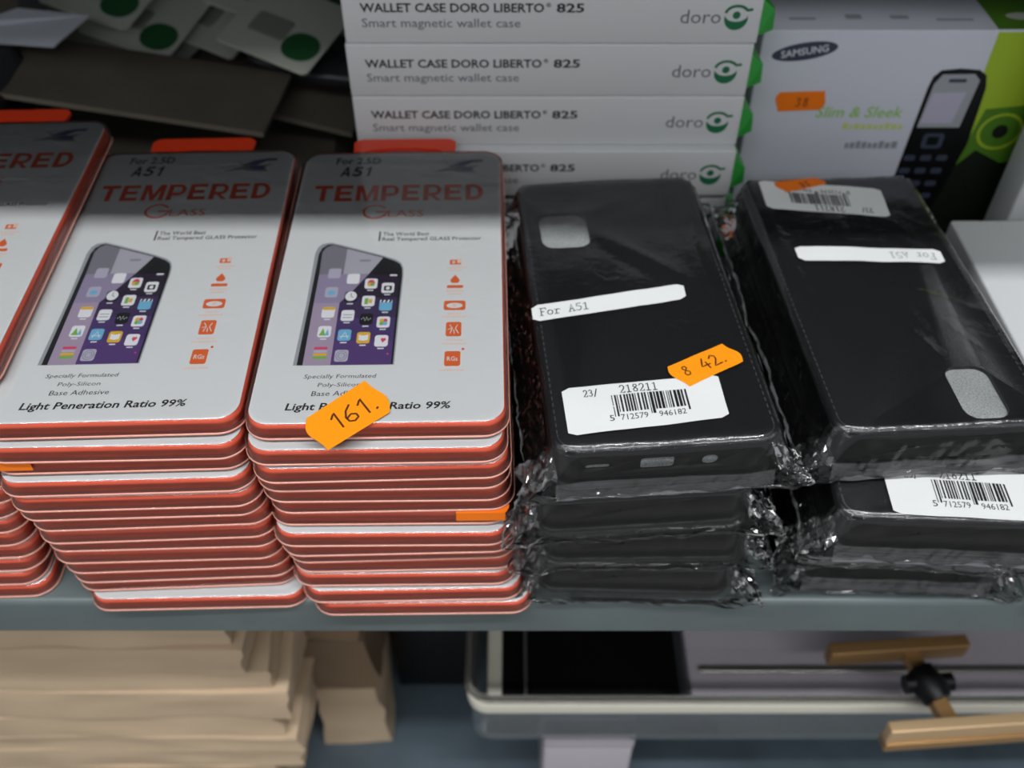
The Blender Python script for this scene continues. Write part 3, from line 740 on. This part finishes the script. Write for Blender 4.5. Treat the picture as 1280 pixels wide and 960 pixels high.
wrapped_case(.1565, .3165, .0765, 3.2, 'black wallet case in a clear bag with upside-down label strip, topmost beside white carton', GB, FB, flip=True, extra=extraB, parts=CASE_B)
def extraB2(e, F):
    bar_label(e, F, [(-22, -80.3), (36, -81.6), (36, -59), (-22, -57)])
wrapped_case(.1675, .2935, .0512, -2.6, 'black wallet case in a clear bag, second from the top with a protruding barcode label', GB, Film(9.4, fold=True, side=9, front=3.5, amp=.8), flip=True, extra=extraB2)
wrapped_case(.1680, .3080, .0260, -3.4, 'black wallet case in a clear bag, third from the top beneath the protruding barcode label', GB, Film(10.8, fold=True, side=9, front=5, amp=1.8), flip=True)
wrapped_case(.1690, .3120, .0008, -2.0, 'black wallet case in a clear bag, lowest of the stack beside the white carton', GB, Film(12.5, side=9, front=4, amp=1.2, drop=3, fold=True), flip=True)
for p in CASE+CASE_B: bpy.data.objects.remove(p)

# ------------------------------------------------------------------ cartons at the back of the shelf
def carton(name, w, d, h, m, bev=.8):
    b = MB(); b.slab(w, d, 1.2, 0, h, bev, m, 3)
    return b
DW, DH, DY = 188.0, 26.4, .418
class Front(MB):
    """print on a vertical front face: x across, y up"""
    pass
TR = Matrix(((1, 0, 0, 0), (0, 0, -1, 0), (0, 1, 0, 0), (0, 0, 0, 1)))     # (x, y, z) -> (x, -z, y)
def doro_front():
    b = MB(); z = .08; x0 = -DW/2; u = 1.3
    b.text('WALLET CASE DORO LIBERTO', 'ink_black', (x0+8.4, 13.4+u, x0+90.5, 17.6+u), z, .022)
    b.text('®', 'ink_black', (x0+91.4, 15.8+u, x0+93.6, 17.9+u), z, .01)
    b.text('825', 'ink_black', (x0+96, 13.4+u, x0+108.4, 17.6+u), z, .022)
    b.text('Smart magnetic wallet case', 'ink_slate', (x0+8.6, 5.2+u, x0+80, 10.6+u), z, .004)
    return b
def doro_logo():
    b = MB(); z = .08; x0 = -DW/2
    b.text('doro', 'ink_slate', (x0+151.6, 9.8, x0+169.8, 16.0), z, .0)
    cx, cy, r = x0+176.6, 12.6, 5.3
    bowl = [(cx+r*math.cos(t), cy-.6+r*math.sin(t)) for t in [math.radians(176+188*i/16) for i in range(17)]]
    bowl += [(cx+r*.98*math.cos(t), cy+1.4-3.4*math.sin(t)) for t in [math.radians(8+164*i/12) for i in range(13)]]
    b.poly(bowl, 'ink_green', z)
    b.stroke([(cx+5.0*math.cos(t), cy+1.6+3.6*math.sin(t)) for t in [math.radians(168-140*i/12) for i in range(13)]]+[(cx+6.6, cy+3.6)], 1.3, 'ink_green', z)
    b.ell(cx, cy+1.0, 1.75, 1.75, 'ink_green', z)
    return b
proto_front = doro_front().build('title_print', M=TR); proto_logo = doro_logo().build('logo_print', M=TR)
proto_body = carton('x', DW, 100, DH-.2, 'carton_white').build('carton_body', angle=.7)
b = MB()      # green inner flap that sticks out of the end
vs = [(0, 2, 3), (0, 30, 3), (7.2, 26, 4), (7.8, 6, 4), (6.2, 3, 15), (0, 2, 20), (0, 30, 20), (5.0, 24, 15)]
b.add(vs, [(0, 1, 2, 3), (3, 2, 7, 4), (4, 7, 6, 5), (0, 3, 4, 5), (1, 6, 7, 2), (0, 5, 6, 1)], 'flap_green')
proto_flap = b.build('side_flap')
dorolab = ['lowest of the stack', 'second from the shelf, behind the black cases', 'third from the shelf', 'fourth from the shelf, partly behind packs',
           'fifth from the shelf, behind the red hang tab', 'sixth from the shelf, front fully in view', 'topmost of the stack, cut by the photo\'s edge']
for k in range(7):
    dx = [0, -.6, .4, -.3, .2, 0, .8][k]
    e = empty('wallet_case_carton', (.0172+dx*.001, DY+.05-(.0055 if k == 3 else 0), k*DH*.001), (0, 0, math.radians([0, .3, -.2, .2, 0, .1, -.2][k])))
    tag(e, f'white carton for a magnetic wallet case, {dorolab[k]}', 'carton', 'white wallet case cartons stacked behind the packs')
    link_copy(proto_body, e)
    c = link_copy(proto_front, e); c.location = (0, -.05, 0)
    c = link_copy(proto_logo, e); c.location = (0, -.05, 0)
    c = link_copy(proto_flap, e); c.location = (DW/2000, -.05, 0)
for p in (proto_front, proto_logo, proto_body, proto_flap): bpy.data.objects.remove(p)

# keypad phone carton with a lime green end
SY, SX0, SX1, SH = .445, .1215, .290, .1520
e = empty('phone_carton', ((SX0+SX1)/2, SY+.045, 0)); tag(e, 'silver-white and lime green carton with a keypad phone picture and oval logo', 'carton')
W = (SX1-SX0)*1000
b = MB(); b.slab(W, 90, 1.0, 0, SH*1000, .8, 'carton_cool', 3); b.build('carton_body', e, angle=.7)
b = MB(); z = .1; OX = -(SX0+SX1)*500
def X(v): return v+OX
b.rect(X(235), .8, W/2-.8, SH*1000-.8, 'carton_lime', z)
b.poly([(X(235), .8), (W/2-.8, .8), (W/2-.8, 122), (X(262), 112), (X(243), 110), (X(240), 92), (X(235), 80)], 'carton_moss', z+.03)
b.poly([(X(228), .8), (W/2-.8, .8), (W/2-.8, 84), (X(262), 78), (X(246), 86), (X(235), 72)], 'carton_dark', z+.06)
b.stroke([(X(255)+11*math.cos(t), 97+10*math.sin(t)) for t in [2*PI*i/20 for i in range(21)]], 1.6, 'carton_lime', z+.08)
b.ell(X(255), 97, 4, 4, 'carton_dark', z+.08)
rot = math.radians(9)
b.ell(X(143.4), 141.3, 16, 4.6, 'ink_navy', z, 32, rot)
b.text('SAMSUNG', 'carton_cool', (-11.5, -1.9, 11.5, 1.9), z+.03, .02, T=lambda x, y: (X(143.4)+x*math.cos(rot)-y*math.sin(rot), 141.3+x*math.sin(rot)+y*math.cos(rot)))
b.text('Slim & Sleek', 'ink_lime', (X(156.5), 105.2, X(201), 111.4), z, .012, .15)
rn = random.Random(2)
x = 172.0
while x < 202: w = rn.uniform(1.4, 3.0); b.rect(X(x), 98.4, X(x+w), 98.4+rn.uniform(2.2, 3.6), 'ink_olive', z); x += w+.8
x = 176.0
while x < 201: w = rn.uniform(1.8, 3.2); b.rect(X(x), 87, X(x+w), 87+rn.uniform(3.2, 4.4), 'ink_grey', z); x += w+.7
# keypad phone
b.poly([(X(a), c) for a, c in [(203.6, 40), (207.6, 72), (209.6, 122), (210.6, 128), (213.6, 131.4), (223, 132.4), (232.6, 131.6), (237.0, 128.6), (239, 122), (240.4, 90), (236, 60), (231, 40)]], 'black_plastic', z+.1)
b.poly([(X(a), c) for a, c in [(210.8, 99.5), (212.1, 124), (215, 129.2), (231, 129.4), (234.5, 126), (232.8, 99.5)]], 'ink_silver', z+.12)
b.poly([(X(a), c) for a, c in [(211.6, 102), (213.2, 119), (230, 119.6), (228, 102)]], 'icon_faint', z+.14)
b.rect(X(219), 124.8, X(228), 126.8, 'ink_navy', z+.15, .8)
b.rect(X(216), 87, X(227), 96, 'ink_navy', z+.12, 2); b.rect(X(218.4), 89, X(224.6), 94, 'black_plastic', z+.14, 1)
for r_ in range(4):
    for c_ in range(3):
        b.rect(X(209.4+c_*8.6-r_*.6), 79.5-r_*8, X(215.4+c_*8.6-r_*.6), 83.0-r_*8, 'ink_navy', z+.12, 1.2)
b.build('front_print', e, M=Matrix.Translation((0, -.045, 0)) @ TR)
b = MB(); tz = SH*1000+.1
b.rect(X(235), -44, W/2-.8, 44, 'carton_moss', tz); b.ell(X(252), -30, 9, 4, 'card_grey', tz+.05)
for xx, yy, w, h in ((136, -34, 13, 2.6), (164, -33, 8, 5), (186, -33, 9, 4), (208, -35, 18, 2.6), (160, -8, 9, 5), (206, -10, 16, 3), (184, -8, 9, 4)): b.rect(X(xx), yy, X(xx+w), yy+h, 'ink_silver', tz)
b.build('top_print', e)
b = MB(); price_sticker(b, [(X(136.4), 108.8), (X(157.8), 109.8), (X(158.4), 120.4), (X(135.4), 119.6)], z+.3, 'sticker_deep')
hand(b, '38', (X(144.5), 111.8), 0, 4.6, 'pen_brown', .5, z+.36)
b.build('price_sticker', e, M=Matrix.Translation((0, -.045, 0)) @ TR)

# plain white carton lying beside the cases, another standing behind it
e = empty('white_carton', (.2800, .3100, 0)); tag(e, 'plain white carton lying flat beside the bagged black cases', 'carton')
b = MB(); b.slab(112, 182, 1.5, 0, 60, .9, 'carton_white', 3); b.build('carton_body', e, angle=.7)
b = MB(); b.slab(113.4, 183.4, 2, 58, 72, 1.0, 'carton_white', 3); b.build('lid', e, angle=.7)
e = empty('white_carton', (.3060, .4245, 0)); tag(e, 'pale carton standing upright in front of the lime green carton end', 'carton')
b = MB(); b.slab(92, 22, 1.5, 0, 210, .9, 'carton_white', 3); b.build('carton_body', e, angle=.7)
b = MB(); b.slab(92.8, 22.8, 1.5, 190, 212, .9, 'carton_white', 3); b.build('lid', e, angle=.7)

# ------------------------------------------------------------------ pile at the back: dark sheets, carrier bag, cards with green dots
def wobble_slab(w, d, h, m, seed, amp=1.0, nx=20, ny=8, nz=4, taper=0.0):
    """a soft-edged slab: closed grid box pushed about by noise"""
    b = MB(); idx = {}; vs = []; fs = []
    def vid(i, j, k):
        key = (i, j, k)
        if key not in idx:
            x, y, z_ = -w/2+w*i/nx, -d/2+d*j/ny, h*k/nz
            if k in (0, nz) and (i in (0, nx)): x *= 1-.004
            p = Vector((x/40+seed*3.3, y/40, z_/14+seed)); n1 = noise.noise(p); n2 = noise.noise(p+Vector((9, 3, 1))); n3 = noise.noise(Vector((x/30+seed, y/30, 4)))
            endx = sstep((abs(x)-w/2+12)/12)
            idx[key] = len(vs); vs.append((x*(1-taper*k/nz)+amp*(1+2.5*endx)*n1, y+amp*n2*1.2, z_+(amp*.8*n3 if 0 < k else 0)*(1 if k == nz else .5)))
        return idx[key]
    for i in range(nx):
        for j in range(ny): fs += [(vid(i, j, 0), vid(i, j+1, 0), vid(i+1, j+1, 0), vid(i+1, j, 0)), (vid(i, j, nz), vid(i+1, j, nz), vid(i+1, j+1, nz), vid(i, j+1, nz))]
    for i in range(nx):
        for k in range(nz): fs += [(vid(i, 0, k), vid(i+1, 0, k), vid(i+1, 0, k+1), vid(i, 0, k+1)), (vid(i, ny, k), vid(i, ny, k+1), vid(i+1, ny, k+1), vid(i+1, ny, k))]
    for j in range(ny):
        for k in range(nz): fs += [(vid(0, j, k), vid(0, j, k+1), vid(0, j+1, k+1), vid(0, j+1, k)), (vid(nx, j, k), vid(nx, j+1, k), vid(nx, j+1, k+1), vid(nx, j, k+1))]
    b.add(vs, fs, m)
    return b
o = wobble_slab(330, 150, 46, 'dark_card', 3, 1.6, taper=.02).build('dark_carton', angle=.7, loc=(-.265, .545, 0), rot=(0, 0, math.radians(-2)))
tag(o, 'dark brown crumpled carton behind the screen protector stacks', 'carton')
def sheet(P0, P1, depth, up, thick, m, label):
    """a stiff sheet whose near edge runs from P0 to P1, rising backwards by the angle up"""
    X = (P1-P0).normalized(); Y0 = Vector((0, 0, 1)).cross(X).normalized(); Y = (Y0*math.cos(up)+X.cross(Y0)*math.sin(up)).normalized(); Z = X.cross(Y)
    M = Matrix((X, Y, Z)).transposed().to_4x4(); M.translation = P0
    L = (P1-P0).length*1000
    b = MB(); b.box(0, .4, 0, L, depth, thick, m); b.box(.2, 0, .1, L-.2, .4, thick-.1, 'sheet_edge'); o = b.build('cardboard_sheet')
    o.matrix_world = M
    return tag(o, label, 'cardboard')
sheet(at(-30, 118, .478), at(330, 172, .462), 60, .05, 3, 'dark_card', 'dark cardboard sheet, nearest of two behind the red hang tabs')
sheet(at(40, 76, .535), at(440, 172, .500), 80, .12, 3, 'dark_card', 'dark cardboard sheet whose pale edge slants down beneath the cards')
b = MB()
seg, rng = 28, 16; rings = []
for k in range(rng+1):
    ph = -PI/2+PI*k/rng
    rings.append([(44*math.cos(ph)*math.cos(t)*(1+.16*noise.noise(Vector((math.cos(t)*2, math.sin(t)*2, k*.3)))), 20*math.cos(ph)*math.sin(t)*(1+.16*noise.noise(Vector((math.cos(t)*2+5, math.sin(t)*2, k*.3)))), 9+9*math.sin(ph)+2*noise.noise(Vector((math.cos(t)*3, math.sin(t)*3, k*.5)))) for t in [2*PI*i/seg for i in range(seg)]])
b.loft(rings, 'dark_bag')
o = b.build('black_pouch', smooth=True, loc=(-.118, .540, .0780), rot=(0, .10, -.2))
tag(o, 'black soft pouch lying beside the stack of white cartons', 'pouch')
def hang_card(px, py, Y, label, dot=(-15, 17), w=62, l=56, yaw=-21, tilt=16, roll=8, m='card_grey', flap=False):
    """a display card; (px, py) is where its near corner shows"""
    p = at(px, py, Y)
    e = empty('display_card', p, (math.radians(tilt), math.radians(roll), math.radians(yaw))); tag(e, label, 'card', 'pale display cards in the pile at the back')
    b = MB(); b.slab(w, l, 3, 0, 1.2, .3, m, 4, cx=-w/2, cy=l/2); b.box(-w+2.5, -.15, .1, -2.5, .3, 1.1, 'card_edge'); b.build('backing_card', e, angle=.7)
    if dot:
        b = MB(); b.slab(23, 21, 10.3, 1.2, 1.4, 0, 'dot_green', 8, cx=dot[0], cy=dot[1]); b.build('round_sticker', e)
    b = MB(); b.loft([[(x-w*.62, y+l*.42, z_) for x, y in rr(w*.4*s_, l*.3*s_, 3, 4)] for s_, z_ in ((1, 1.2), (.9, 2.0))], 'card_dim'); b.build('printed_patch', e)
    return e
hang_card(208, 78, .533, 'grey-white display card with a dark green dot lying lowest of the fan', dot=(-14, 15))
hang_card(158, 40, .542, 'grey-white display card with a green dot, nearest the pale folded card')
hang_card(290, 76, .543, 'grey-white display card without visible dot, in the middle of the fan', dot=None, yaw=-26)
hang_card(382, 96, .505, 'grey-white display card with a green dot jutting over the black pouch', yaw=-26, dot=(-14, 17))
hang_card(365, 40, .558, 'grey-white display card behind the one jutting over the pouch', dot=None, l=40)
hang_card(440, 48, .560, 'grey-white display card with a green dot half behind the white cartons', l=40, dot=(-18, 16))
hang_card(150, 80, .531, 'dim grey display card beneath the fan, beside the pale folded card', dot=None, m='card_dim', tilt=8)
hang_card(212, 100, .524, 'dim grey display card at the bottom of the fan over cardboard', dot=None, w=100, m='card_dim', tilt=8)
e = empty('folded_card', at(66, 58, .507), (math.radians(16), 0, math.radians(-8))); tag(e, 'pale lilac-white folded card at the far end of the shelf pile', 'card')
b = MB(); b.add([(-90, 0, 0), (0, 0, 0), (12, 26, 0), (-30, 26, 2), (-48, 12, 3), (-66, 18, 2), (-90, 26, 0)] + [(-90, 0, -1), (0, 0, -1), (12, 26, -1), (-30, 26, 1), (-48, 12, 2), (-66, 18, 1), (-90, 26, -1)],
                [tuple(range(7)), tuple(range(13, 6, -1))] + [(i, 7+i, 7+(i+1) % 7, (i+1) % 7) for i in range(7)], 'carton_cool'); b.build('front_panel', e)
b = MB(); b.add([(-90, 26, 0), (-66, 18, 2), (-48, 12, 3), (-30, 26, 2), (-34, 46, 12), (-90, 50, 14)], [(0, 1, 2, 3, 4, 5), (5, 4, 3, 2, 1, 0)], 'dark_card'); b.build('inner_panel', e)
o = wobble_slab(130, 44, 46, 'dark_bag', 8, 4, nx=14, ny=8, nz=5).build('plastic_bag', smooth=True, loc=(-.345, .500, .062), rot=(0, 0, -.12))
tag(o, 'dark grey crumpled plastic bag beneath the pale folded card', 'bag')

# ------------------------------------------------------------------ goods on the lower shelf
LZ = -.36
GK = 'flat kraft packets piled on the lower shelf'
KZ = -.27
kz = [(LZ, 89, -.306, 296, 0), (KZ, 24, -.300, 322, .2), (KZ+.0245, 19, -.298, 327, -.4), (KZ+.044, 26, -.306, 320, .5), (KZ+.0705, 34, -.300, 333, -.3), (KZ+.105, 22, -.305, 326, .6), (KZ+.1275, 28, -.309, 320, -.5), (KZ+.156, 26, -.312, 316, .3)]
klab = ['bulky and lowest in the beige pile', 'thin, second from the lower shelf in the beige pile', 'third from the lower shelf in the beige pile', 'fourth from the lower shelf in the beige pile', 'thick, fourth from the top of the beige pile',
        'third from the top of the beige pile', 'in the shade below the upper packet of the beige pile', 'topmost of the beige pile just below the shelf lip']
for k, (z0, h, cx, w, rz) in enumerate(kz):
    o = wobble_slab(w, 120, h-.6, 'kraft', 20+k*1.7, 1.5, nx=30, ny=8, nz=5).build('kraft_packet', angle=.7, loc=(cx, .3245, z0), rot=(0, 0, math.radians(rz)))
    tag(o, 'beige kraft paper packet, '+klab[k], 'packet', GK)
for k, (z0, h, cx, w) in enumerate([(LZ, 90, -.1200, 46), (LZ+.0905, 66, -.1185, 47), (LZ+.157, 52, -.1210, 43), (LZ+.2095, 50, -.1225, 40)]):
    o = wobble_slab(w, 70, h-.6, 'kraft' if k < 1 else 'kraft_shaded', 40+k*2.1, 2.0, nx=12, ny=8, nz=5).build('kraft_packet', angle=.7, loc=(cx, .354, z0), rot=(0, 0, math.radians(3-2*k)))
    tag(o, 'rumpled brown paper packet, '+['lowest', 'second from below', 'third from below', 'topmost'][k]+' in the pile behind the beige one', 'packet', 'rumpled brown packets behind the beige pile')

# clear tray with a black framed panel
TX0, TX1, TY0, TY1 = -26, 430, 262, 380
e = empty('clear_tray', ((TX0+TX1)/2000, (TY0+TY1)/2000, -.228)); tag(e, 'large clear plastic tray with pale rim, holding the black panel', 'tray')
b = MB(); tw, tl = TX1-TX0, TY1-TY0
b.loft([[(x, y, z_) for x, y in rr(tw-2*i, tl-2*i, 12, 6)] for i, z_ in [(3, 0), (.6, 2), (0, 6), (0, 56), (-2, 60), (1.4, 60), (1.4, 8), (5, 3)]], 'tray_plastic', cap=False)
r = rr(tw-10, tl-10, 9, 6); b.add([(x, y, 3) for x, y in r], [tuple(range(len(r)))], 'tray_plastic'); b.build('tray_body', e, angle=.8)
ring = rr(tw-.6, tl-.6, 12, 6)
b = MB(); b.loft([[(x*(1+a/tw*2), y*(1+a/tl*2), z_) for x, y in ring] for a, z_ in ((-1, 41), (1.2, 41), (1.8, 46), (1.2, 51), (-1, 51), (-1, 41))], 'rim_cream', cap=False)
b.build('rim_band', e, angle=.8)
e2 = empty('storage_carton', (.0500, .300, LZ)); tag(e2, 'grey carton end under the clear tray on the lower shelf', 'carton')
b = MB(); b.slab(58, 66, 2, 0, 131, 1, 'lilac_card', 3); b.build('carton_body', e2, angle=.7)
b = MB(); b.slab(59, 67, 2, 112, 131.6, 1, 'lilac_card', 3); b.build('lid', e2, angle=.7)
e2 = empty('storage_carton', (.270, .360, LZ)); tag(e2, 'dark carton far under the clear tray on the lower shelf', 'carton')
b = MB(); b.slab(250, 60, 2, 0, 131, 1, 'back_panel', 3); b.build('carton_body', e2, angle=.7)
b = MB(); b.slab(251, 61, 2, 112, 131.6, 1, 'back_panel', 3); b.build('lid', e2, angle=.7)
e = empty('framed_panel', (.0580, .322, -.2245)); tag(e, 'glossy black panel with cream edge strip lying in the clear tray', 'panel')
b = MB(); b.slab(96, 104, 3, 0, 22, 1.2, 'black_plastic', 4); b.build('panel', e, angle=.7)
b = MB(); b.slab(9, 104, 1.5, 0, 25, .8, 'cream_card', 3, cx=-69); b.build('edge_strip', e, angle=.7)
b = MB(); b.slab(16, 102, 1, 0, 16, .5, 'black_plastic', 3, cx=-56); b.slab(1.6, 103, .5, 0, 24, .3, 'silver', 3, cx=-49.4); b.build('hinge_strip', e, angle=.7)
e = empty('grey_pad', (.2440, .3225, -.2245)); tag(e, 'lilac-grey pad lying in the clear tray under the gold bracket', 'pad')
b = MB(); b.slab(262, 103, 4, 0, 20, 1.5, 'lilac_card', 4); b.build('pad_cover', e, angle=.7)
b = MB(); b.slab(250, 5, 2, 20, 22.5, .8, 'silver', 3, cy=-24); b.build('metal_strip', e, angle=.7)

e = empty('metal_bracket', (.252, .237, -.156), (0, 0, math.radians(4))); tag(e, 'gold-coloured bracket of two bars joined by a stem with black joint', 'bracket')
b = MB(); b.slab(104, 7, 1, -10, 10, .8, 'brass_pale', 3, cx=8); b.slab(104, 9, 1, -11, -3, .8, 'brass', 3, cx=8, cy=-.6); b.build('bar', e, angle=.7)
b = MB(); b.slab(84, 8, 1, -10, 4, .8, 'brass', 3, cx=-18, cy=52); b.build('bar', e, angle=.7)
b = MB(); b.box(-4.5, 3, -8, 4.5, 50, -1, 'brass', Matrix.Translation((-2, 0, 0)) @ Matrix.Rotation(math.radians(10), 4, 'Z')); b.build('stem', e)
b = MB(); b.tube([(-5, 19, -3), (-7, 26, -2), (-9.5, 38, -2)], [8, 10, 8], 'black_plastic', 16); b.tube([(-21, 30, -3), (7, 30, -3)], 5.5, 'black_plastic', 12); b.build('joint', e, angle=.7)

e = empty('shade_box', (-.0600, .412, LZ)); tag(e, 'black box added for the shade in the gap between brown packets and clear tray', 'box')  # added box, stands in for the deep shade between packets and tray
b = MB(); b.slab(62, 90, 2, 0, 250, 1.2, 'black_plastic', 3); b.build('box_body', e, angle=.7)
b = MB(); b.slab(63, 91, 2, 222, 252, 1.2, 'black_plastic', 3); b.build('lid', e, angle=.7)
